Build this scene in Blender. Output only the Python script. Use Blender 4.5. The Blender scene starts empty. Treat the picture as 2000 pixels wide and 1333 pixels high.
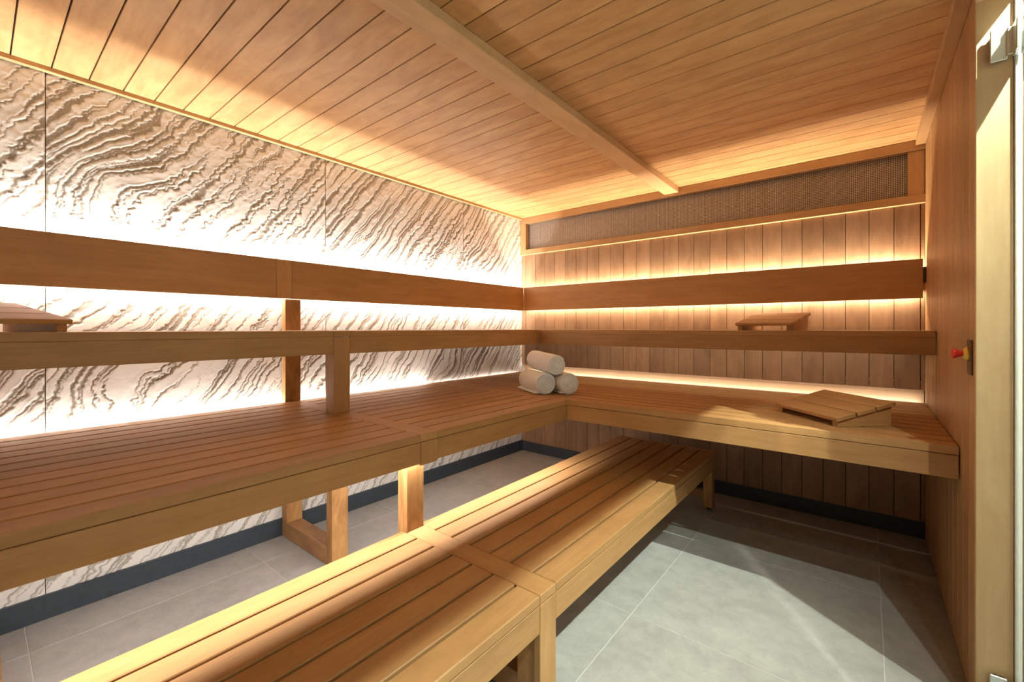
import bpy, bmesh, math, random
import numpy as np
from mathutils import Vector, Matrix

# ------------------------------------------------------------------ camera, world, lights, exposure
scene = bpy.context.scene
COL = scene.collection
random.seed(4); rng = np.random.default_rng(11)

FPX, YAW, V0, CX, CY, CH = 852.34, 0.6809, 641.1, 3.0057, 3.8924, 1.37
cam = bpy.data.cameras.new('camera'); cam_o = bpy.data.objects.new('camera', cam); COL.objects.link(cam_o)
cam.sensor_width = 36.0; cam.lens = FPX / 2000 * 36.0
cam.shift_y = -(666.5 - V0) / 2000.0
cam.clip_start = 0.02
cam_o.location = (CX, -CY, CH); cam_o.rotation_euler = (math.radians(90), 0, YAW)
scene.camera = cam_o

vs = scene.view_settings
vs.view_transform = 'Standard'; vs.look = 'None'; vs.gamma = 1.0; vs.use_curve_mapping = False
vs.exposure = 0.86

world = bpy.data.worlds.new('world'); scene.world = world; world.use_nodes = True
world.node_tree.nodes['Background'].inputs[0].default_value = (1.0, 0.93, 0.85, 1)
world.node_tree.nodes['Background'].inputs[1].default_value = 0.02

LED_COL = (1.0, 0.85, 0.62)          # warm white strips inside the cabin
LED_STONE = (1.0, 0.94, 0.87)
DAY_COL = (0.97, 1.0, 0.91)          # cool corridor downlights outside the glass
W_BACK_TOP, W_BACK_BOT = 8.6, 4.2   # watts per metre of strip
W_STONE_TOP, W_STONE_BOT, W_STONE_LOW = 10.5, 3.4, 3.8
W_RECESS, W_STEP = 0.6, 6.5
W_UNDER = 1.1
W_SPOT = (365.0, 165.0, 75.0, 135.0, 135.0)

# ------------------------------------------------------------------ dimensions
W = 3.306          # right wall plane
H = 2.596          # ceiling
YF = -4.70         # wall behind the camera
YJ = -1.66         # door jamb on the right wall
XG = 3.402         # glass plane

# ------------------------------------------------------------------ materials
MATS = {}
def new_mat(name):
    m = bpy.data.materials.new(name); m.use_nodes = True
    nt = m.node_tree; b = nt.nodes['Principled BSDF']
    MATS[name] = m
    return m, nt, b
def nd(nt, t, **kw):
    n = nt.nodes.new(t)
    for k, v in kw.items(): setattr(n, k, v)
    return n
def ramp(nt, src, stops):
    r = nd(nt, 'ShaderNodeValToRGB'); e = r.color_ramp.elements
    while len(e) < len(stops): e.new(0.5)
    for i, (p, c) in enumerate(stops):
        e[i].position = p; e[i].color = (*c, 1)
    nt.links.new(src, r.inputs[0]); return r.outputs[0]
def mix(nt, a, b, f, mode='MIX'):
    m = nd(nt, 'ShaderNodeMix', data_type='RGBA', blend_type=mode)
    for sock, val in ((m.inputs[0], f), (m.inputs[6], a), (m.inputs[7], b)):
        if hasattr(val, 'links') or isinstance(val, bpy.types.NodeSocket): nt.links.new(val, sock)
        elif isinstance(val, (tuple, list)): sock.default_value = (*val, 1)
        else: sock.default_value = val
    return m.outputs[2]
def coords(nt, scale, rnd=True):
    tc = nd(nt, 'ShaderNodeTexCoord'); out = tc.outputs['Object']
    if rnd:
        oi = nd(nt, 'ShaderNodeObjectInfo')
        mu = nd(nt, 'ShaderNodeVectorMath', operation='SCALE'); mu.inputs[0].default_value = (31.7, 17.3, 43.1)
        nt.links.new(oi.outputs['Random'], mu.inputs['Scale'])
        ad = nd(nt, 'ShaderNodeVectorMath', operation='ADD')
        nt.links.new(out, ad.inputs[0]); nt.links.new(mu.outputs[0], ad.inputs[1]); out = ad.outputs[0]
    mp = nd(nt, 'ShaderNodeVectorMath', operation='MULTIPLY'); mp.inputs[1].default_value = scale
    nt.links.new(out, mp.inputs[0]); return mp.outputs[0]
def noise(nt, vec, scale, detail=4, rough=0.55, dist=0.0):
    n = nd(nt, 'ShaderNodeTexNoise'); nt.links.new(vec, n.inputs['Vector'])
    n.inputs['Scale'].default_value = scale; n.inputs['Detail'].default_value = detail
    n.inputs['Roughness'].default_value = rough; n.inputs['Distortion'].default_value = dist
    return n.outputs['Fac']
def bump(nt, b, h, strength, dist):
    bp = nd(nt, 'ShaderNodeBump'); bp.inputs['Strength'].default_value = strength; bp.inputs['Distance'].default_value = dist
    nt.links.new(h, bp.inputs['Height']); nt.links.new(bp.outputs[0], b.inputs['Normal'])

def wood(name, axis, light, dark, var=0.5, mottle=0.35, rough=0.5, grain=1.0):
    """timber with the grain along one local axis"""
    m, nt, b = new_mat(name)
    sc = [1.0, 1.0, 1.0]; sc['xyz'.index(axis)] = 0.045
    g = coords(nt, sc)
    n1 = noise(nt, g, 34, 5, 0.6, 0.6)
    n2 = noise(nt, g, 150, 3, 0.6, 0.2)
    s2 = [1.0, 1.0, 1.0]; s2['xyz'.index(axis)] = 0.35
    n3 = noise(nt, coords(nt, s2), 9, 4, 0.6, 0.8)
    mid = tuple((l + d) / 2 for l, d in zip(light, dark))
    c = ramp(nt, n1, [(0.30, tuple(d + (l - d) * (0.5 - 0.32 * grain) for l, d in zip(light, dark))), (0.50, mid),
                      (0.72, tuple(d + (l - d) * (0.5 + 0.40 * grain) for l, d in zip(light, dark)))])
    c = mix(nt, c, mix(nt, dark, light, ramp(nt, n2, [(0.35, (0, 0, 0)), (0.65, (1, 1, 1))])), 0.18 * grain)
    c = mix(nt, c, mix(nt, dark, light, ramp(nt, n3, [(0.34, (0, 0, 0)), (0.66, (1, 1, 1))])), mottle)
    oi = nd(nt, 'ShaderNodeObjectInfo')
    t = ramp(nt, oi.outputs['Random'], [(0.0, (1 - .30 * var, 1 - .34 * var, 1 - .38 * var)), (0.5, (1, 1, 1)), (1.0, (1 + .16 * var, 1 + .14 * var, 1 + .10 * var))])
    c = mix(nt, c, t, 1.0, 'MULTIPLY')
    nt.links.new(c, b.inputs['Base Color'])
    b.inputs['Roughness'].default_value = rough
    b.inputs['Specular IOR Level'].default_value = 0.35
    bump(nt, b, n1, 0.12, 0.004)
    return m

A_L, A_D = (0.58, 0.37, 0.18), (0.38, 0.215, 0.098)      # cedar of ceiling and benches
for ax in 'xyz':
    wood('cedar_' + ax, ax, A_L, A_D, 0.35, 0.40)
    wood('bench_' + ax, ax, (0.52, 0.292, 0.120), (0.33, 0.163, 0.058), 0.25, 0.30)
wood('ceiling_cedar', 'x', (0.66, 0.41, 0.190), (0.44, 0.235, 0.095), 0.30, 0.60)
wood('panel_z', 'z', (0.36, 0.222, 0.132), (0.205, 0.115, 0.064), 0.45, 0.55)
wood('side_z', 'z', (0.47, 0.270, 0.120), (0.29, 0.150, 0.058), 0.55, 0.25, grain=1.2)
wood('pale_z', 'z', (0.56, 0.40, 0.22), (0.44, 0.29, 0.145), 0.1, 0.5)
wood('pale_x', 'x', (0.70, 0.49, 0.30), (0.55, 0.36, 0.20), 0.1, 0.4)
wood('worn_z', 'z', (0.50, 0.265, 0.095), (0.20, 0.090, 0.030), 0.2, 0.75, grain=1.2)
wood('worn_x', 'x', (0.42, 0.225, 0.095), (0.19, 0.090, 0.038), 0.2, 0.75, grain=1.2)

def plain(name, col, rough=0.6, metal=0.0, spec=0.4, ns=0, amt=0.2, bmp=0.0):
    m, nt, b = new_mat(name)
    b.inputs['Roughness'].default_value = rough; b.inputs['Metallic'].default_value = metal
    b.inputs['Specular IOR Level'].default_value = spec
    if ns:
        n = noise(nt, coords(nt, (1, 1, 1)), ns, 5, 0.6)
        c = mix(nt, tuple(x * (1 - amt) for x in col), tuple(min(1, x * (1 + amt)) for x in col), ramp(nt, n, [(0.3, (0, 0, 0)), (0.7, (1, 1, 1))]))
        nt.links.new(c, b.inputs['Base Color'])
        if bmp: bump(nt, b, n, bmp, 0.003)
    else:
        b.inputs['Base Color'].default_value = (*col, 1)
    return m
plain('backing_dark', (0.055, 0.028, 0.014), 0.9, ns=12)
plain('grout', (0.50, 0.485, 0.46), 0.85, ns=60, amt=0.1)
plain('baseboard_paint', (0.040, 0.052, 0.066), 0.45, ns=25, amt=0.12)
plain('mesh_metal', (0.46, 0.40, 0.35), 0.5, 0.35, ns=30, amt=0.12)
plain('brushed_steel', (0.72, 0.74, 0.70), 0.28, 1.0, ns=80, amt=0.05)
plain('aluminium', (0.55, 0.53, 0.50), 0.4, 0.9, ns=60, amt=0.05)
plain('seal_white', (0.86, 0.84, 0.80), 0.4, ns=40, amt=0.03)
plain('red_plastic', (0.50, 0.022, 0.010), 0.35, ns=40, amt=0.08)
plain('yellow_plastic', (0.75, 0.47, 0.06), 0.4, ns=40, amt=0.05)
plain('brown_plate', (0.095, 0.040, 0.010), 0.5, ns=40, amt=0.15)
plain('rubber', (0.015, 0.015, 0.016), 0.7, ns=50, amt=0.2)
plain('corridor_paint', (0.80, 0.80, 0.76), 0.7, ns=6, amt=0.02)
plain('corridor_render', (0.50, 0.48, 0.45), 0.7, ns=6, amt=0.1)
plain('corridor_floor', (0.36, 0.35, 0.33), 0.6, ns=6, amt=0.1)
plain('steel_screw', (0.7, 0.66, 0.6), 0.3, 1.0, ns=50, amt=0.05)

def tile_mat():
    m, nt, b = new_mat('floor_stone')
    v = coords(nt, (1, 1, 1))
    n1 = noise(nt, v, 2.6, 6, 0.62, 0.5); n2 = noise(nt, v, 14, 6, 0.65, 0.4); n3 = noise(nt, v, 120, 3, 0.6)
    c = ramp(nt, n1, [(0.25, (0.275, 0.266, 0.252)), (0.5, (0.365, 0.355, 0.338)), (0.78, (0.455, 0.442, 0.420))])
    c = mix(nt, c, ramp(nt, n2, [(0.3, (0.245, 0.236, 0.224)), (0.7, (0.480, 0.466, 0.445))]), 0.38)
    c = mix(nt, c, ramp(nt, n3, [(0.35, (0.28, 0.27, 0.26)), (0.7, (0.42, 0.41, 0.39))]), 0.15)
    nt.links.new(c, b.inputs['Base Color']); b.inputs['Roughness'].default_value = 0.55
    b.inputs['Specular IOR Level'].default_value = 0.35
    bump(nt, b, n2, 0.08, 0.003)
tile_mat()

def stone_mat():
    m, nt, b = new_mat('carved_stone')
    at = nd(nt, 'ShaderNodeAttribute', attribute_name='vein'); v = coords(nt, (1, 1, 1), False)
    n1 = noise(nt, v, 120, 4, 0.7); n2 = noise(nt, v, 5, 5, 0.6); n3 = noise(nt, v, 380, 2, 0.6)
    base = ramp(nt, n2, [(0.3, (0.66, 0.625, 0.595)), (0.7, (0.78, 0.75, 0.72))])
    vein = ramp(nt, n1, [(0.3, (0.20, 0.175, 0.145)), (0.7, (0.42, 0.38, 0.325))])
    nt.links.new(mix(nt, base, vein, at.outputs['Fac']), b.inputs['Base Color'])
    b.inputs['Roughness'].default_value = 0.8; b.inputs['Specular IOR Level'].default_value = 0.2
    h = nd(nt, 'ShaderNodeMath', operation='ADD'); nt.links.new(n1, h.inputs[0]); nt.links.new(n3, h.inputs[1])
    bump(nt, b, h.outputs[0], 0.35, 0.004)
stone_mat()

def towel_mat():
    m, nt, b = new_mat('terry')
    v = coords(nt, (1, 1, 1)); n1 = noise(nt, v, 420, 2, 0.6); n2 = noise(nt, v, 30, 4, 0.6)
    nt.links.new(ramp(nt, n2, [(0.3, (0.88, 0.875, 0.86)), (0.7, (0.95, 0.945, 0.93))]), b.inputs['Base Color'])
    b.inputs['Roughness'].default_value = 0.95; b.inputs['Specular IOR Level'].default_value = 0.1
    b.inputs['Sheen Weight'].default_value = 0.3
    bump(nt, b, n1, 0.6, 0.004)
towel_mat()

def glass_mat():
    m = bpy.data.materials.new('pane_glass'); m.use_nodes = True; nt = m.node_tree; nt.nodes.clear(); MATS['pane_glass'] = m
    o = nd(nt, 'ShaderNodeOutputMaterial'); t = nd(nt, 'ShaderNodeBsdfTransparent'); g = nd(nt, 'ShaderNodeBsdfGlossy'); mx = nd(nt, 'ShaderNodeMixShader')
    lw = nd(nt, 'ShaderNodeLayerWeight'); lw.inputs[0].default_value = 0.5
    pw = nd(nt, 'ShaderNodeMath', operation='POWER'); pw.inputs[1].default_value = 5.0; nt.links.new(lw.outputs['Facing'], pw.inputs[0])
    fr = nd(nt, 'ShaderNodeMath', operation='MULTIPLY_ADD'); fr.inputs[1].default_value = 0.90; fr.inputs[2].default_value = 0.04; nt.links.new(pw.outputs[0], fr.inputs[0])
    t.inputs[0].default_value = (0.86, 0.90, 0.87, 1); g.inputs['Roughness'].default_value = 0.02
    nt.links.new(fr.outputs[0], mx.inputs[0]); nt.links.new(t.outputs[0], mx.inputs[1]); nt.links.new(g.outputs[0], mx.inputs[2])
    nt.links.new(mx.outputs[0], o.inputs[0])
glass_mat()
def emit_mat(name, col, s):
    m, nt, b = new_mat(name); b.inputs['Base Color'].default_value = (*col, 1)
    b.inputs['Emission Color'].default_value = (*col, 1); b.inputs['Emission Strength'].default_value = s
emit_mat('lamp_lens', (1.0, 0.98, 0.9), 12.0)

# ------------------------------------------------------------------ builders
MESHES = {}
def chamfer_mesh(dx, dy, dz, c, mat):
    """box with chamfered edges, 44 triangles, shared between alike pieces"""
    key = (round(dx, 4), round(dy, 4), round(dz, 4), c, mat)
    if key in MESHES: return MESHES[key]
    h = (dx / 2, dy / 2, dz / 2); c = min(c, min(h) * 0.6)
    V, F, idx = [], [], {}
    for sx in (-1, 1):
        for sy in (-1, 1):
            for sz in (-1, 1):
                s = (sx, sy, sz)
                for a in range(3):      # vertex lying on the face whose normal is axis a
                    p = [s[i] * (h[i] if i == a else h[i] - c) for i in range(3)]
                    idx[(s, a)] = len(V); V.append(p)
    def face(vs):
        p = [Vector(V[i]) for i in vs]; n = (p[1] - p[0]).cross(p[2] - p[0])
        ctr = sum(p, Vector()) / len(p)
        F.append(vs if n.dot(ctr) > 0 else vs[::-1])
    for a in range(3):
        o = [i for i in range(3) if i != a]
        for s in (-1, 1):
            q = []
            for e, f in ((-1, -1), (1, -1), (1, 1), (-1, 1)):
                t = [0, 0, 0]; t[a] = s; t[o[0]] = e; t[o[1]] = f; q.append(idx[(tuple(t), a)])
            face(q)
        for e in (-1, 1):
            for f in (-1, 1):
                t0 = [0, 0, 0]; t0[o[0]] = e; t0[o[1]] = f; t1 = list(t0); t0[a] = -1; t1[a] = 1
                face([idx[(tuple(t0), o[0])], idx[(tuple(t1), o[0])], idx[(tuple(t1), o[1])], idx[(tuple(t0), o[1])]])
    for sx in (-1, 1):
        for sy in (-1, 1):
            for sz in (-1, 1): face([idx[((sx, sy, sz), a)] for a in range(3)])
    me = bpy.data.meshes.new('board'); me.from_pydata(V, [], F); me.update()
    me.materials.append(MATS[mat]); MESHES[key] = me
    return me
def link(o, parent=None):
    COL.objects.link(o)
    if parent: o.parent = parent
    return o
def base_of(parent):
    return Vector(parent.location) if parent else Vector((0, 0, 0))
def board(name, x, y, z, mat, parent=None, c=0.002):
    """axis-aligned board given by its world extents"""
    me = chamfer_mesh(x[1] - x[0], y[1] - y[0], z[1] - z[0], c, mat)
    o = bpy.data.objects.new(name, me)
    o.location = Vector(((x[0] + x[1]) / 2, (y[0] + y[1]) / 2, (z[0] + z[1]) / 2)) - base_of(parent)
    return link(o, parent)
def empty(name, loc, rz=0.0):
    o = bpy.data.objects.new(name, None); o.empty_display_size = 0.1
    o.location = loc; o.rotation_euler = (0, 0, rz); return link(o)
def tag(o, label=None, cat=None, group=None, kind=None):
    for k, v in (('label', label), ('category', cat), ('group', group), ('kind', kind)):
        if v: o[k] = v
    return o
def struct(o, label, cat):
    return tag(o, label, cat, kind='structure')
def from_bm(name, bm, mat, parent=None, smooth=False, loc=None):
    me = bpy.data.meshes.new(name); bm.to_mesh(me); bm.free(); me.materials.append(MATS[mat])
    if smooth:
        for p in me.polygons: p.use_smooth = True
    o = bpy.data.objects.new(name, me)
    if loc is not None: o.location = Vector(loc) - base_of(parent)
    return link(o, parent)
def bm_box(bm, x, y, z):
    m = Matrix.Translation(((x[0] + x[1]) / 2, (y[0] + y[1]) / 2, (z[0] + z[1]) / 2)) @ Matrix.Diagonal((x[1] - x[0], y[1] - y[0], z[1] - z[0], 1))
    bmesh.ops.create_cube(bm, size=1, matrix=m)
def boxes(name, lst, mat, parent=None):
    bm = bmesh.new()
    b = base_of(parent)
    for x, y, z in lst: bm_box(bm, (x[0] - b.x, x[1] - b.x), (y[0] - b.y, y[1] - b.y), (z[0] - b.z, z[1] - b.z))
    return from_bm(name, bm, mat, parent)

def led(loc, length, along, down, watts, col, parent, width=0.022, tilt=(0, 0, 0)):
    """area lamp lying in a strip: along = 'x'|'y', direction vector = down"""
    l = bpy.data.lights.new('led_light', 'AREA'); l.shape = 'RECTANGLE'; l.size = length; l.size_y = width
    l.energy = watts * length; l.color = col
    o = bpy.data.objects.new('led_light', l)
    zax = -Vector(down).normalized(); xax = Vector((1, 0, 0)) if along == 'x' else Vector((0, 1, 0))
    yax = zax.cross(xax).normalized(); xax = yax.cross(zax)
    R = Matrix((xax, yax, zax)).transposed()
    o.rotation_euler = R.to_euler(); o.location = Vector(loc) - base_of(parent)
    return link(o, parent)
def led_strip(label, p0, p1, down, watts, col):
    """aluminium channel with its lamp, from p0 to p1"""
    p0, p1 = Vector(p0), Vector(p1); along = 'x' if abs(p1.x - p0.x) > abs(p1.y - p0.y) else 'y'
    mid = (p0 + p1) / 2; d = Vector(down).normalized()
    r = empty('led_strip', p0); tag(r, label, 'light strip', 'warm white strip lights hidden behind the boards')
    hx = abs(p1.x - p0.x) / 2 if along == 'x' else 0.006; hy = abs(p1.y - p0.y) / 2 if along == 'y' else 0.006
    q = mid - d * 0.008
    board('channel', (q.x - hx, q.x + hx), (q.y - hy, q.y + hy), (q.z - 0.005, q.z + 0.005), 'aluminium', r, 0.001)
    led(mid, (p1 - p0).length, along, d, watts, col, r)
    return r

# ------------------------------------------------------------------ floor
fl = boxes('floor', [((-0.02, W + 0.14), (YF, 0.08), (-0.05, -0.0010))], 'grout'); struct(fl, 'light grout bed under the grey floor tiles', 'floor')
gx = [-0.02, 0.272, 1.203, 2.134, 3.065, W + 0.12]; gy = [YF, -3.745, -2.822, -1.905, -0.985, -0.578, 0.06]; g = 0.0021
for i in range(len(gx) - 1):
    for j in range(len(gy) - 1):
        board('floor_tile', (gx[i] + g, gx[i + 1] - g), (gy[j] + g, gy[j + 1] - g), (-0.03, 0.0), 'floor_stone', fl, 0.0006)

# ------------------------------------------------------------------ ceiling
ce = boxes('ceiling', [((-0.05, W + 0.14), (YF, 0.08), (H + 0.016, H + 0.06))], 'backing_dark'); struct(ce, 'dark backing behind the timber ceiling boards', 'ceiling')
y = 0.046; n = 0
while y > YF:
    y0 = max(y - 0.1278, YF)
    board('ceiling_plank', (0.0, 1.66), (y0 + 0.0027, y - 0.0027), (H, H + 0.016), 'ceiling_cedar', ce, 0.001)
    board('ceiling_plank', (1.70, W), (y0 + 0.0027, y - 0.0027), (H, H + 0.016), 'ceiling_cedar', ce, 0.001)
    y -= 0.1278; n += 1
wood('batten_y', 'y', (0.66, 0.44, 0.24), (0.50, 0.305, 0.15), 0.1, 0.5)
struct(board('trim_1', (1.617, 1.742), (YF, -0.032), (2.550, H), 'batten_y', None, 0.003), 'timber batten running along the middle of the plank ceiling', 'ceiling batten')
struct(board('trim_2', (0.003, 0.030), (YF, -0.03), (2.574, H), 'cedar_y', None, 0.002), 'thin timber strip where plank ceiling meets stone wall', 'trim')
struct(board('trim_3', (3.258, W), (YF, -0.045), (2.556, H), 'cedar_y', None, 0.002), 'timber strip where ceiling meets the narrow-board side wall', 'trim')

# ------------------------------------------------------------------ stone wall (left)
def vnoise(p, q, seed):
    """smooth value noise in two dimensions"""
    r = np.random.default_rng(seed); T = r.random((256, 256)) * 2 - 1
    i, j = np.floor(p).astype(int), np.floor(q).astype(int); u, v = p - i, q - j
    u = u * u * u * (u * (u * 6 - 15) + 10); v = v * v * v * (v * (v * 6 - 15) + 10)
    a, b = T[i & 255, j & 255], T[(i + 1) & 255, j & 255]; c, d = T[i & 255, (j + 1) & 255], T[(i + 1) & 255, (j + 1) & 255]
    return (a * (1 - u) + b * u) * (1 - v) + (c * (1 - u) + d * u) * v
def fbm(p, q, f, o, seed, gain=0.5):
    s, a = 0, 1.0
    for k in range(o): s = s + a * vnoise(p * f, q * f, seed + k * 7); a *= gain; f *= 2.03
    return s
wl = boxes('wall_left', [((-0.10, -0.022), (YF, 0.06), (0, H))], 'backing_dark'); struct(wl, 'backing behind the pale carved stone slabs', 'wall')
def slab(y0, y1, z0, z1, seed, blobs):
    res = 0.0056; r = np.random.default_rng(seed)
    ny, nz = int((y1 - y0) / res) + 1, int((z1 - z0) / res) + 1
    Y, Z = np.meshgrid(np.linspace(y0 + 0.0012, y1 - 0.0012, ny), np.linspace(z0, z1, nz), indexing='ij')
    al = math.radians(53); s = math.sin(al) * Y - math.cos(al) * Z; t = math.cos(al) * Y + math.sin(al) * Z
    sw = s + 0.040 * fbm(Y, Z, 1.0, 2, seed) + 0.009 * fbm(s * 1.0, t, 5.5, 3, seed + 30)
    sw = sw + 0.0065 * fbm(s * 0.3, t, 13, 2, seed + 45)
    jag = 0.45 + 0.55 * np.clip(vnoise(Y * 2.3, Z * 2.3, seed + 90) + 0.35, 0, 1.4)
    sw = sw + 0.0100 * jag * fbm(s * 0.40, t * 1.0, 38, 3, seed + 60, 0.65)
    for by, bz, amp, sg in blobs: sw = sw + amp * np.exp(-(((Y - by) / sg) ** 2 + ((Z - bz) / (sg * 0.8)) ** 2))
    L = []; p = -6.0
    while p < 3.0:
        k = r.integers(1, 5)
        for _ in range(k): L.append(p); p += r.uniform(0.008, 0.019)
        p += r.uniform(0.015, 0.048)
    L = np.array(L); wd = r.uniform(0.0010, 0.0046, len(L)) * np.where(r.random(len(L)) < 0.25, 1.5, 1.0)
    step = np.cumsum(r.uniform(-1, 1, len(L) + 1)); step = r.uniform(-0.0005, 0.0005, len(L) + 1)
    k = np.clip(np.searchsorted(L, sw), 1, len(L) - 1)
    dl, dr = sw - L[k - 1], L[k] - sw
    near = np.where(dl < dr, k - 1, k); d = np.minimum(dl, dr)
    gr = np.sqrt(np.gradient(sw, Y[1, 0] - Y[0, 0], axis=0) ** 2 + np.gradient(sw, Z[0, 1] - Z[0, 0], axis=1) ** 2) + 0.35
    wmod = wd[near] * np.clip(0.85 + 1.15 * vnoise(t * 5 + near * 3.1, s * 0.5 + near * 1.7, seed + 150), 0.0, 2.2) * np.clip(gr, 0.6, 3.0)
    ed = 0.0036 * np.clip(gr, 0.6, 2.0)
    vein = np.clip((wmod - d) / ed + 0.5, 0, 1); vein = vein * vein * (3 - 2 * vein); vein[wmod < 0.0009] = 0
    f = np.clip(d / 0.006, 0, 1) * 0.5
    left, right = step[k], step[np.clip(np.where(dl < dr, k - 1, k + 1), 0, len(step) - 1)]
    hgt = left * (0.5 + f) + right * (0.5 - f)
    hgt = hgt - 0.0028 * vein + 0.0005 * fbm(Y, Z, 40, 3, seed + 200) + 0.0003 * fbm(Y, Z, 4, 2, seed + 220)
    lip = np.clip(1 - np.abs(d - wmod - 0.004) / 0.005, 0, 1) * np.where(sw < L[near], 1, 0.25)
    hgt = hgt + 0.0010 * lip
    edge = np.minimum(Y - y0, y1 - Y); hgt = np.where(edge < 0.003, np.minimum(hgt, -0.0035), hgt)
    X = np.clip(hgt, -0.014, 0.009) - 0.004
    V = np.stack([X, Y, Z], -1).reshape(-1, 3); b = np.array([0.0, (y0 + y1) / 2, z0]); V = V - b
    ii = np.arange(ny * nz).reshape(ny, nz)
    F = np.stack([ii[:-1, :-1], ii[1:, :-1], ii[1:, 1:], ii[:-1, 1:]], -1).reshape(-1, 4)
    me = bpy.data.meshes.new('stone_slab'); me.vertices.add(len(V)); me.vertices.foreach_set('co', V.ravel().astype(np.float32))
    me.loops.add(F.size); me.loops.foreach_set('vertex_index', F.ravel().astype(np.int32))
    me.polygons.add(len(F)); me.polygons.foreach_set('loop_start', np.arange(0, F.size, 4, dtype=np.int32))
    me.polygons.foreach_set('use_smooth', np.ones(len(F), dtype=bool)); me.update(calc_edges=True)
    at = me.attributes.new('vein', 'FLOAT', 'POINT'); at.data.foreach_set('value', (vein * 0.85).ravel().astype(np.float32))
    me.materials.append(MATS['carved_stone'])
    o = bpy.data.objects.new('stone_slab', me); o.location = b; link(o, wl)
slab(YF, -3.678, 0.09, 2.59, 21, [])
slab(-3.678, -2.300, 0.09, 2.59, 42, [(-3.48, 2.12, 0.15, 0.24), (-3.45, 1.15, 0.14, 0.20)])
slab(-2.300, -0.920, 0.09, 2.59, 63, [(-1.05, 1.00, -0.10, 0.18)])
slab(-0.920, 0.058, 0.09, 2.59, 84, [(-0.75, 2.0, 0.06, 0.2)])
struct(board('baseboard_left', (-0.02, 0.015), (YF, 0.0), (0.0, 0.112), 'baseboard_paint', None, 0.002), 'dark slate skirting below the carved stone wall', 'skirting')

# ------------------------------------------------------------------ back wall
wb = boxes('wall_back', [((-0.10, W + 0.14), (0.062, 0.12), (0, H))], 'backing_dark'); struct(wb, 'dark backing behind the upright timber planks', 'wall')
seams = [-0.012] + [0.051 + 0.1293 * k for k in range(26)]
seams[-1] = W - 0.022
for a, b in zip(seams[:-1], seams[1:]):
    board('plank', (a + 0.0014, b - 0.0014), (0.0, 0.018), (0.962, 2.19), 'panel_z', wb, 0.002)
    board('plank', (a + 0.0014, b - 0.0014), (0.0, 0.018), (0.02, 0.842), 'panel_z', wb, 0.002)
board('plank', (W - 0.020, W), (0.004, 0.022), (0.962, 2.19), 'panel_z', wb, 0.002)
board('plank', (W - 0.020, W), (0.004, 0.022), (0.02, 0.842), 'panel_z', wb, 0.002)
board('recess_board', (-0.03, W), (0.046, 0.060), (0.80, 1.02), 'pale_x', wb, 0.001)
board('batten', (-0.03, W), (0.0185, 0.0300), (0.966, 1.010), 'cedar_x', wb, 0.001)  # unseen strip added to block recess light leaking through the plank seams
struct(board('baseboard_back', (0.0, W), (-0.015, 0.03), (0.0, 0.106), 'baseboard_paint', None, 0.002), 'dark slate skirting under the plank wall below the bench', 'skirting')

vg = empty('ventilation_grille', (0.02, 0, 2.18)); tag(vg, 'long woven metal mesh grille in a timber frame above the planks', 'grille')
board('top_rail', (-0.004, W), (-0.030, 0.03), (2.530, 2.594), 'cedar_x', vg)
board('bottom_rail', (-0.004, W), (-0.030, 0.03), (2.183, 2.240), 'cedar_x', vg)
board('stile', (-0.004, 0.072), (-0.030, 0.03), (2.240, 2.530), 'cedar_z', vg)
board('stile', (3.222, W - 0.002), (-0.012, 0.03), (2.240, 2.530), 'cedar_z', vg)
bx = []
x = 0.075
while x < 3.222: bx.append(((x, x + 0.0052), (0.036, 0.0372), (2.235, 2.535))); x += 0.0118
z = 2.238
while z < 2.532: bx.append(((0.072, 3.222), (0.0365, 0.0378), (z, z + 0.0052))); z += 0.0118
tag(boxes('woven_mesh', bx, 'mesh_metal', vg), 'brown-grey woven metal mesh', kind='stuff')
boxes('back_plate', [((0.06, 3.23), (0.058, 0.060), (2.22, 2.55))], 'backing_dark', vg)

# ------------------------------------------------------------------ right wall, jamb and glass
wr = boxes('wall_right', [((W + 0.020, W + 0.13), (YJ + 0.02, 0.08), (0, H))], 'backing_dark'); struct(wr, 'backing behind the narrow upright boards of the side wall', 'wall')
y = 0.0
while y > YJ + 0.03:
    y0 = max(y - 0.1293, YJ + 0.002)
    if y0 - (YJ + 0.002) < 0.03: y0 = YJ + 0.002
    board('plank', (W, W + 0.018), (y0 + 0.0014, y - 0.0014), (0.018, H - 0.002), 'side_z', wr, 0.0025)
    y = y0
struct(board('trim_4', (W + 0.0005, XG - 0.006), (YJ - 0.012, YJ + 0.02), (0.0, 2.56), 'pale_z', None, 0.002), 'pale timber door jamb with a steel hinge', 'door jamb')
struct(board('trim_5', (W + 0.0005, XG + 0.012), (YF, YJ - 0.012), (2.513, H), 'pale_x', None, 0.002), 'pale timber head above the glass door', 'door head')
struct(board('trim_6', (XG - 0.004, XG + 0.012), (YJ - 0.022, YJ + 0.018), (0.0, 2.513), 'seal_white', None, 0.001), 'white seal strip between jamb and glass door', 'seal')
GAP = -2.470
def glass(name, y0, y1, label, cat):
    r = board(name, (XG - 0.005, XG + 0.005), (y0, y1), (0.012, 2.510), 'pane_glass', None, 0.001)
    return struct(r, label, cat)
dr = glass('door_1', GAP + 0.016, YJ - 0.026, 'clear frameless glass door beside the pale jamb', 'door')
wn = glass('window_1', YF + 0.02, GAP - 0.016, 'clear fixed glass panel next to the glass door', 'window')
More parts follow.
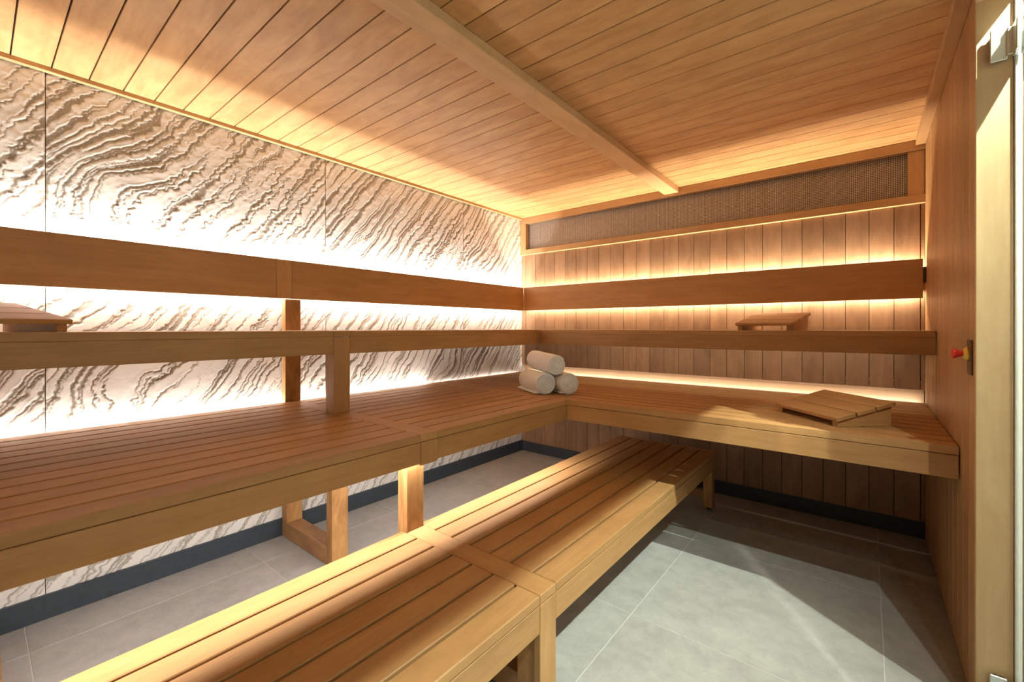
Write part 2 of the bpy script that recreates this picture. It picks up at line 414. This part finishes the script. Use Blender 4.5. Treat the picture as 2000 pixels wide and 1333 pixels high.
for zc in (2.335, 0.125):
    hg = board('hinge', (3.338, 3.378), (YJ - 0.034, YJ - 0.026), (zc - 0.055, zc + 0.055), 'brushed_steel', dr, 0.002)
    def sub(name, x, y, z, mat):
        me = chamfer_mesh(x[1] - x[0], y[1] - y[0], z[1] - z[0], 0.002, mat); o = bpy.data.objects.new(name, me)
        o.location = Vector(((x[0] + x[1]) / 2, (y[0] + y[1]) / 2, (z[0] + z[1]) / 2)) - Vector(dr.location) - Vector(hg.location); link(o, hg)
    sub('jamb_block', (3.346, 3.376), (YJ - 0.026, YJ - 0.012), (zc - 0.050, zc + 0.050), 'backing_dark')
    sub('clamp_plate', (XG - 0.014, XG - 0.006), (YJ - 0.092, YJ - 0.030), (zc - 0.050, zc + 0.050), 'brushed_steel')
    sub('clamp_plate', (XG + 0.006, XG + 0.014), (YJ - 0.092, YJ - 0.030), (zc - 0.050, zc + 0.050), 'brushed_steel')
    sub('knuckle', (3.376, XG - 0.010), (YJ - 0.046, YJ - 0.030), (zc - 0.046, zc + 0.046), 'brushed_steel')

wf = boxes('wall_front', [((-0.10, W + 0.14), (YF - 0.08, YF - 0.02), (0, H))], 'backing_dark'); struct(wf, 'backing of the plank wall opposite the grille', 'wall')
x = 0.0
while x < W - 0.01:
    x1 = min(x + 0.1293, W)
    board('plank', (x + 0.0014, x1 - 0.0014), (YF - 0.02, YF), (0.0, H), 'panel_z', wf, 0.002); x = x1

# corridor outside the glass
struct(boxes('floor_corridor', [((W + 0.14, 5.2), (-5.6, 1.2), (-0.05, 0.0))], 'corridor_floor'), 'grey corridor floor outside the glass door', 'floor')
struct(boxes('ceiling_corridor', [((W + 0.05, 5.2), (-5.6, 1.2), (3.02, 3.08)), ((XG, W + 0.12), (-5.6, 1.2), (H, 3.02))], 'corridor_paint'), 'white corridor ceiling outside the glass door', 'ceiling')
struct(boxes('wall_corridor', [((W + 0.05, 5.28), (1.2, 1.28), (0, 3.02)), ((W + 0.131, W + 0.14), (YJ + 0.02, 1.2), (0, H))], 'corridor_paint'), 'white corridor end wall seen through the glass', 'wall')
struct(boxes('wall_outer', [((5.2, 5.28), (-5.6, 1.2), (0, 3.02)), ((W + 0.05, 5.28), (-5.68, -5.6), (0, 3.02)), ((W + 0.05, W + 0.14), (-5.6, YF - 0.02), (0, 3.02))], 'corridor_render'), 'plain corridor wall facing the glass door', 'wall')
for k, (xx, yy) in enumerate(((3.735, -1.975), (3.69, -2.93), (3.71, -4.08), (4.72, -2.5), (4.72, -3.9))):
    r = empty('downlight', (xx, yy, 3.02)); tag(r, ('round corridor downlight nearest the pale jamb', 'round corridor downlight between two others outside the glass', 'round corridor downlight farthest from the pale jamb', 'added out-of-view fill lamp near the far corridor wall, nearer the jamb', 'added out-of-view fill lamp near the far corridor wall, farther from the jamb')[k], 'downlight', 'corridor downlights')
    bm = bmesh.new(); bmesh.ops.create_cone(bm, cap_ends=False, segments=32, radius1=0.055, radius2=0.045, depth=0.03); from_bm('bezel', bm, 'seal_white', r, True, (xx, yy, 3.003))
    bm = bmesh.new(); bmesh.ops.create_circle(bm, cap_ends=True, segments=32, radius=0.045); from_bm('lens', bm, 'lamp_lens', r, False, (xx, yy, 3.012))
    l = bpy.data.lights.new('downlight_beam', 'SPOT'); l.energy = W_SPOT[k]; l.color = DAY_COL; l.spot_size = math.radians(112); l.spot_blend = 0.45; l.shadow_soft_size = 0.010
    o = bpy.data.objects.new('downlight_beam', l); o.location = (0, 0, -0.035); link(o, r)
    if xx > 4: l.spot_size = math.radians(86); o.rotation_euler = (0, math.radians(-38), 0)      # added fill lamps, bounced off the far corridor wall into the cabin

# ------------------------------------------------------------------ benches
CB = (-2.61, -2.51)        # cross board of the left benches
CB2 = (-3.98, -3.88)
def segs(y_end): return [(YF + 0.01, CB2[0] - 0.001), (CB2[1] + 0.001, CB[0] - 0.001), (CB[1] + 0.001, y_end)]
T = 0.034

# upper bench along the stone wall
ub = empty('upper_bench', (0.35, YF + 0.1, 0.884)); tag(ub, 'top tier slatted bench along the carved stone wall, held on posts', 'bench', 'sauna benches')
for a, b in segs(-0.612):
    for k in range(5):
        xr = 0.67 - k * 0.130; board('slat', (xr - 0.118, xr), (a, b), (1.354 - T, 1.354), 'bench_y', ub)
    board('fascia', (0.644, 0.670), (a, b), (1.2216, 1.354 - T - 0.0003), 'bench_y', ub)
for a, b in (CB, CB2):
    board('cross_board', (0.032, 0.671), (a, b), (1.354 - T, 1.3545), 'bench_x', ub)
    board('post', (0.580, 0.671), (a, b), (0.885, 1.354 - T - 0.002), 'bench_z', ub)
    board('post', (0.012, 0.062), (a, b), (0.885, 1.56), 'worn_z', ub)
    board('bearer', (0.062, 0.580), (a + 0.02, b - 0.02), (1.230, 1.318), 'bench_x', ub)

# upper bench along the plank wall
ubb = empty('upper_bench', (1.9, -0.3, 1.2)); tag(ubb, 'top tier slatted bench along the plank wall under the back backrest', 'bench', 'sauna benches')
for k in range(5):
    y0 = -0.610 + k * 0.118; board('slat', (0.034, W - 0.004), (y0, y0 + 0.106), (1.354 - T, 1.354), 'bench_x', ubb)
board('fascia', (0.671, W - 0.004), (-0.610, -0.584), (1.2216, 1.354 - T - 0.0003), 'bench_x', ubb)
for xx in (1.0, 2.1, 3.2): board('bearer', (xx, xx + 0.05), (-0.540, -0.002), (1.230, 1.318), 'bench_y', ubb)

# middle bench along the stone wall
mb = empty('middle_bench', (0.7, -3.0, 0.0)); tag(mb, 'deep middle tier slatted bench along the carved stone wall', 'bench', 'sauna benches')
for a, b in segs(-1.388):
    for k in range(12):
        xr = 1.432 - k * 0.1165; board('slat', (xr - 0.1000, xr), (a, b), (0.884 - T, 0.884), 'bench_y', mb, 0.0006)
for a, b in [(YF + 0.01, CB2[0] - 0.001), (CB2[1] + 0.001, CB[0] - 0.001), (CB[1] + 0.001, -1.362)]:
    board('fascia', (1.414, 1.432), (a, b), (0.7505, 0.884 - T - 0.003), 'bench_y', mb)
board('light_shield', (0.036, 0.0455), (YF + 0.01, CB2[0] - 0.002), (0.80, 0.851), 'bench_y', mb)  # added boards that keep the low strip's light from spreading under the slats
board('light_shield', (0.036, 0.0455), (CB2[1] + 0.002, CB[0] - 0.002), (0.80, 0.851), 'bench_y', mb)
board('light_shield', (0.036, 0.0455), (CB[1] + 0.002, -1.39), (0.80, 0.851), 'bench_y', mb)
board('end_board', (0.148, 1.432), (-1.387, -1.3615), (0.884 - T, 0.884), 'bench_x', mb)
board('wall_board', (0.012, 0.140), (-1.387, -0.012), (0.884 - T, 0.8838), 'bench_y', mb)
for a, b in (CB, CB2):
    board('cross_board', (0.046, 1.433), (a, b), (0.884 - T, 0.8845), 'bench_x', mb)
    board('fascia_block', (1.402, 1.4335), (a, b), (0.742, 0.884 - T - 0.002), 'bench_z', mb)
    e = -0.038 if a < -3 else 0.0
    board('leg', (1.315 + e, 1.382 + e), (a - 0.039, b - 0.041), (0.0, 0.742), 'worn_z', mb)
    board('leg', (0.587, 0.650), (a, b), (0.0, 0.80), 'worn_z', mb)
    board('leg', (0.017, 0.085), (a, b), (0.10, 0.80), 'worn_z', mb)
    e = 0.054 if a < -3 else 0.0
    board('floor_rail', (0.017, 0.586), (a + e, b + e), (0.003, 0.10), 'worn_x', mb)
    board('bearer', (0.086, 0.586), (a + 0.02, b - 0.02), (0.76, 0.848), 'bench_x', mb)
    board('bearer', (0.652, 1.314), (a + 0.02, b - 0.02), (0.76, 0.848), 'bench_x', mb)

# middle bench along the plank wall
mbb = empty('middle_bench', (2.3, -0.7, 0.75)); tag(mbb, 'middle tier slatted bench along the plank wall holding towels and headrest', 'bench', 'sauna benches')
for k in range(12):
    y0 = -1.360 + k * 0.1135; board('slat', (0.148, W - 0.004), (y0, y0 + 0.0965), (0.884 - T, 0.884), 'bench_x', mbb, 0.0006)
board('fascia', (1.433, W - 0.004), (-1.360, -1.336), (0.7505, 0.884 - T - 0.003), 'bench_x', mbb)
for xx in (1.45, 2.35, 3.24): board('bearer', (xx, xx + 0.05), (-1.335, -0.02), (0.762, 0.848), 'bench_y', mbb)

# low step bench
sb = empty('step_bench', (1.74, -2.6, 0.0)); tag(sb, 'lowest slatted step bench in front, running towards the plank wall', 'bench', 'sauna benches')
SC = (-2.65, -2.55)
for a, b in ((YF + 0.01, SC[0] - 0.001), (SC[1] + 0.001, -0.355)):
    for k in range(7):
        xr = 2.125 - k * 0.112; board('slat', (xr - 0.1005, xr), (a, b), (0.437 - T, 0.437), 'bench_y', sb, 0.003)
    board('fascia', (2.097, 2.125), (a, b), (0.3033, 0.437 - T - 0.002), 'bench_y', sb)
    board('fascia', (1.353, 1.381), (a, b), (0.3033, 0.437 - T - 0.002), 'bench_y', sb)
board('cross_board', (1.384, 2.126), SC, (0.437 - T, 0.4375), 'bench_x', sb, 0.003)
board('leg_cover', (2.098, 2.126), SC, (0.0, 0.437 - T - 0.002), 'bench_z', sb)
board('leg', (2.020, 2.097), (SC[0] + 0.004, SC[1] - 0.004), (0.0, 0.40), 'worn_z', sb)
board('leg', (1.385, 1.450), (SC[0] + 0.004, SC[1] - 0.004), (0.0, 0.40), 'worn_z', sb)
board('floor_rail', (1.451, 2.019), (SC[0] + 0.010, SC[1] - 0.010), (0.02, 0.11), 'worn_x', sb)
for xx in (1.385, 2.053):
    lg = board('leg', (xx, xx + 0.064), (-0.425, -0.358), (0.022, 0.40), 'worn_z', sb)
    bm = bmesh.new(); bmesh.ops.create_cone(bm, cap_ends=True, segments=20, radius1=0.017, radius2=0.013, depth=0.022)
    from_bm('rubber_foot', bm, 'rubber', sb, False, (xx + 0.032, -0.39, 0.011))
board('floor_rail', (1.450, 2.052), (-0.415, -0.368), (0.085, 0.140), 'worn_x', sb)
for yy in (-1.4, -3.6): board('bearer', (1.382, 2.096), (yy, yy + 0.06), (0.32, 0.402), 'bench_x', sb)

# backrests
bl = empty('backrest', (0.08, YF + 0.1, 1.56)); tag(bl, 'wide timber backrest board glowing in front of the carved stone wall', 'backrest', 'backrest boards')
for a, b in ((YF + 0.01, CB2[0] - 0.068), (CB2[1] - 0.070, -2.678), (-2.580, -0.092)):
    board('backrest_board', (0.070, 0.090), (a, b), (1.5606, 1.8122), 'bench_y', bl)
for a, b in ((-2.677, -2.581), (CB2[0] - 0.067, CB2[1] - 0.071)):
    board('joint_board', (0.068, 0.0905), (a, b), (1.5606, 1.8122), 'bench_z', bl)
    board('bracket', (0.010, 0.068), (a + 0.02, b - 0.02), (1.64, 1.71), 'worn_z', bl)
board('bracket', (0.010, 0.070), (-0.20, -0.16), (1.64, 1.71), 'worn_z', bl)
bb = empty('backrest', (1.7, -0.08, 1.56)); tag(bb, 'wide timber backrest board in front of the plank wall', 'backrest', 'backrest boards')
board('backrest_board', (0.091, W - 0.016), (-0.090, -0.070), (1.5606, 1.8122), 'bench_x', bb)
for xx in (0.25, 1.15, 2.1, 3.0): board('bracket', (xx, xx + 0.05), (-0.070, -0.002), (1.64, 1.71), 'bench_y', bb)
board('bracket', (W - 0.015, W - 0.001), (-0.088, -0.010), (1.66, 1.76), 'backing_dark', bb)

# ------------------------------------------------------------------ strip lights
led_strip('strip light shining up behind the backrest on the stone wall', (0.036, YF + 0.05, 1.752), (0.036, -0.10, 1.752), (-0.75, 0, 1), W_STONE_TOP, LED_STONE)
led_strip('strip light shining down behind the backrest on the stone wall', (0.034, YF + 0.05, 1.600), (0.034, -0.10, 1.600), (-0.6, 0, -1), W_STONE_BOT, LED_STONE)
led_strip('strip light behind the middle bench shining up the stone wall', (0.024, YF + 0.05, 0.838), (0.024, -0.10, 0.838), (0, 0, 1), W_STONE_LOW, LED_STONE)
led_strip('strip light shining up behind the backrest on the plank wall', (0.10, -0.028, 1.757), (W - 0.02, -0.028, 1.757), (0, 0.35, 1), W_BACK_TOP, LED_COL)
led_strip('strip light shining down behind the backrest on the plank wall', (0.10, -0.030, 1.600), (W - 0.02, -0.030, 1.600), (0, 0.6, -1), W_BACK_BOT, LED_COL)
led_strip('strip light hidden under the top bench on the plank wall', (0.70, -0.560, 1.296), (W - 0.04, -0.560, 1.296), (0, 1, -0.18), W_UNDER, LED_COL)
led_strip('strip light in the slot between plank wall and middle bench', (0.06, 0.024, 0.862), (W - 0.02, 0.024, 0.862), (0, 0.1, 1), W_RECESS, LED_STONE)
led_strip('strip light under the front edge of the middle bench', (1.392, YF + 0.05, 0.788), (1.392, -1.40, 0.788), (-0.5, 0, -1), W_STEP, LED_STONE)

# ------------------------------------------------------------------ headrests
def headrest(label, ctr, rz, length, depth, h0, h1):
    """three slats on two wedge cleats; low edge towards local -y"""
    r = empty('headrest', ctr, rz); tag(r, label, 'headrest', 'slatted timber headrests')
    tilt = math.atan2(h1 - h0, depth); w = (depth / math.cos(tilt) - 0.016) / 3; t = 0.020
    for k in range(3):
        me = chamfer_mesh(length, w, t, 0.0025, 'bench_x'); o = bpy.data.objects.new('slat', me); o.rotation_euler = (tilt, 0, 0)
        s = (k + 0.5) * w + k * 0.008
        o.location = (0, -depth / 2 + s * math.cos(tilt) + math.sin(tilt) * -0.0 , h0 - t / 2 + s * math.sin(tilt)); link(o, r)
    for sx in (-1, 1):
        bm = bmesh.new(); x0, x1 = sx * (length / 2 - 0.045), sx * (length / 2 - 0.012)
        prof = [(-depth / 2 + 0.012, 0), (depth / 2 - 0.012, 0), (depth / 2 - 0.012, h1 - t - 0.006), (-depth / 2 + 0.012, h0 - t)]
        va = [bm.verts.new((x0, p, q)) for p, q in prof]; vb = [bm.verts.new((x1, p, q)) for p, q in prof]
        bm.faces.new(va); bm.faces.new(vb[::-1])
        for i in range(4): bm.faces.new((va[i], vb[i], vb[(i + 1) % 4], va[(i + 1) % 4]))
        bmesh.ops.recalc_face_normals(bm, faces=bm.faces)
        bmesh.ops.bevel(bm, geom=bm.edges[:], offset=0.0015, segments=1, affect='EDGES')
        from_bm('side_cleat', bm, 'bench_y', r)
    return r
headrest('sloping slatted headrest lying askew on the middle bench', (2.858, -0.983, 0.8845), math.radians(-46.0), 0.440, 0.310, 0.047, 0.122)
headrest('sloping slatted headrest on the top bench by the plank wall', (2.492, -0.325, 1.3545), math.radians(-14.0), 0.375, 0.300, 0.050, 0.124)
headrest('sloping slatted headrest on the top bench by the stone wall', (0.440, -3.889, 1.3545), math.radians(116.0), 0.40, 0.330, 0.050, 0.122)

# ------------------------------------------------------------------ towels
def towel(label, end, axis, tiltz, rad, length, seed, flap=False, turn=0.0):
    """rolled towel: spiral grooves on the visible end, soft rounded rims; 'end' = centre of the visible end"""
    ax = Vector((axis[0], axis[1], tiltz)).normalized(); r = random.Random(seed)
    up = Vector((0, 0, 1)); side = ax.cross(up).normalized(); up = side.cross(ax).normalized()
    base = Vector((end[0], end[1], end[2])) + ax * (length / 2); root = empty('rolled_towel', (base.x, base.y, base.z - rad))
    tag(root, label, 'towel', 'rolled white towels stacked in the corner')
    off = Vector((0, 0, rad)); NT = 72; V = []; F = []
    ph = [r.uniform(0, 6.28) for _ in range(6)]
    def radius(th, s):
        f = 1 + 0.018 * math.sin(2 * th + ph[0] + s * 5) + 0.012 * math.sin(3 * th + ph[1] - s * 9) + 0.008 * math.sin(7 * th + s * 30 + ph[2])
        d = (th - turn) % (2 * math.pi)
        return rad * f * (1.0 + 0.05 * (1 - d / (2 * math.pi)))          # outer layer ends in a small step
    rings = []
    prof = []
    pitch = 0.0180; NR = 26
    def capz(rr, th, sgn):
        fr = (rr / pitch - th / (2 * math.pi) + 0.3) % 1.0
        gv = math.exp(-((fr - 0.5) / 0.16) ** 2)
        return 0.010 * (1 - (rr / rad) ** 2) - 0.0130 * gv * (0.35 + 0.65 * min(1, rr / 0.02)) + 0.003 * math.sin(2 * th + ph[3]) * rr / rad
    for k in range(1, NR + 1): prof.append(('cap', -1, k / NR * 0.90))
    for q in (0.25, 0.5, 0.75, 1.0): prof.append(('rim', -1, q))
    for k in range(1, 15): prof.append(('body', 0, k / 15))
    for q in (1.0, 0.75, 0.5, 0.25): prof.append(('rim', 1, q))
    for k in range(NR, 0, -1): prof.append(('cap', 1, k / NR * 0.90))
    for kind, sg, q in prof:
        ring = []
        for i in range(NT):
            th = 2 * math.pi * i / NT
            if kind == 'cap':
                R0 = radius(th, sg * length / 2); rr = R0 * q; s = sg * (length / 2 - 0.006 + capz(rr, th, sg) * 0.9)
            elif kind == 'rim':
                R0 = radius(th, sg * length / 2); a = q * math.pi / 2; rr = R0 * (0.90 + 0.10 * math.sin(a)); s = sg * (length / 2 - 0.006 - 0.016 * (1 - math.cos(a)) + 0.0025)
            else:
                s = -length / 2 + 0.022 + (length - 0.044) * q; rr = radius(th, s)
            p = ax * (-s if False else s) + (side * math.cos(th) + up * math.sin(th)) * rr
            p = ax * s + (side * math.cos(th) + up * math.sin(th)) * rr + off
            p.z = max(p.z, 0.0005) if tiltz == 0 else p.z
            ring.append(len(V)); V.append(p)
        rings.append(ring)
    c0 = len(V); V.append(ax * (-length / 2) + off); c1 = len(V); V.append(ax * (length / 2) + off)
    for a, b in zip(rings[:-1], rings[1:]):
        for i in range(NT): F.append((a[i], a[(i + 1) % NT], b[(i + 1) % NT], b[i]))
    for i in range(NT):
        F.append((c0, rings[0][(i + 1) % NT], rings[0][i])); F.append((c1, rings[-1][i], rings[-1][(i + 1) % NT]))
    me = bpy.data.meshes.new('roll'); me.from_pydata([tuple(v) for v in V], [], F); me.update(); me.materials.append(MATS['terry'])
    bm = bmesh.new(); bm.from_mesh(me); bmesh.ops.recalc_face_normals(bm, faces=bm.faces); bm.to_mesh(me); bm.free()
    for p in me.polygons: p.use_smooth = True
    link(bpy.data.objects.new('roll', me), root)
    if flap:                                     # loose folded hem peeking out below the roll
        V, F = [], []; n1, n2 = 18, 5
        for lay in (0, 1):
            for i in range(n1 + 1):
                for j in range(n2 + 1):
                    s = -length / 2 + 0.02 + (length * 0.97) * i / n1; e = j / n2
                    wv = 0.004 * math.sin(s * 70 + e * 2) * e
                    d = 0.030 + flap * e
                    p = ax * s + side * (-d) + Vector((0, 0, 0.004 + 0.007 * lay * (1.1 - 0.35 * e) + abs(wv) + 0.012 * lay * (1 - e)))
                    V.append(tuple(p))
        m = (n1 + 1) * (n2 + 1)
        for i in range(n1):
            for j in range(n2):
                a = i * (n2 + 1) + j; F.append((a, a + 1, a + n2 + 2, a + n2 + 1)); F.append((m + a, m + a + n2 + 1, m + a + n2 + 2, m + a + 1))
        for i in range(n1):
            for j in (0, n2):
                a = i * (n2 + 1) + j; F.append((a, a + n2 + 1, m + a + n2 + 1, m + a))
        for j in range(n2):
            for i in (0, n1):
                a = i * (n2 + 1) + j; F.append((a, a + 1, m + a + 1, m + a))
        me = bpy.data.meshes.new('loose_hem'); me.from_pydata(V, [], F); me.update(); me.materials.append(MATS['terry'])
        bm = bmesh.new(); bm.from_mesh(me); bmesh.ops.recalc_face_normals(bm, faces=bm.faces); bm.to_mesh(me); bm.free()
        for p in me.polygons: p.use_smooth = True
        link(bpy.data.objects.new('loose_hem', me), root)
    return root
AX = (-0.865, 0.500)
towel('rolled white towel lying lower left of the stack of three', (1.197, -1.262, 0.885 + 0.0775), AX, 0, 0.0765, 0.36, 3, 0.052, -1.9)
towel('rolled white towel lying lower right of the stack of three', (1.330, -1.155, 0.885 + 0.0775), AX, 0, 0.0765, 0.36, 5, 0.034, -2.2)
towel('rolled white towel resting on top of the other two', (1.258, -1.208, 0.885 + 0.211), (-0.90, 0.43), 0.06, 0.072, 0.36, 9, False, 0.6)

# ------------------------------------------------------------------ emergency button on the side wall
eb = empty('emergency_button', (W, -1.592, 1.20)); tag(eb, 'red mushroom push button with yellow collar on the side wall', 'button')
board('back_plate', (W - 0.006, W), (-1.632, -1.553), (1.199, 1.326), 'brown_plate', eb, 0.002)
def turned(name, prof, mat):
    bm = bmesh.new(); N = 40; rings = []
    for px, pr in prof:
        rings.append([bm.verts.new((px, pr * math.cos(2 * math.pi * i / N), pr * math.sin(2 * math.pi * i / N))) for i in range(N)])
    for a, b in zip(rings[:-1], rings[1:]):
        for i in range(N): bm.faces.new((a[i], a[(i + 1) % N], b[(i + 1) % N], b[i]))
    bm.faces.new(rings[0]); bm.faces.new(rings[-1][::-1]); bmesh.ops.recalc_face_normals(bm, faces=bm.faces)
    o = from_bm(name, bm, mat, eb, True, (W, -1.592, 1.276))
    return o
turned('collar', [(-0.006, 0.025), (-0.012, 0.0245), (-0.018, 0.020), (-0.021, 0.014)], 'yellow_plastic')
turned('push_cap', [(-0.020, 0.010), (-0.028, 0.011), (-0.036, 0.015), (-0.043, 0.0195), (-0.048, 0.0200), (-0.051, 0.017), (-0.0525, 0.008)], 'red_plastic')
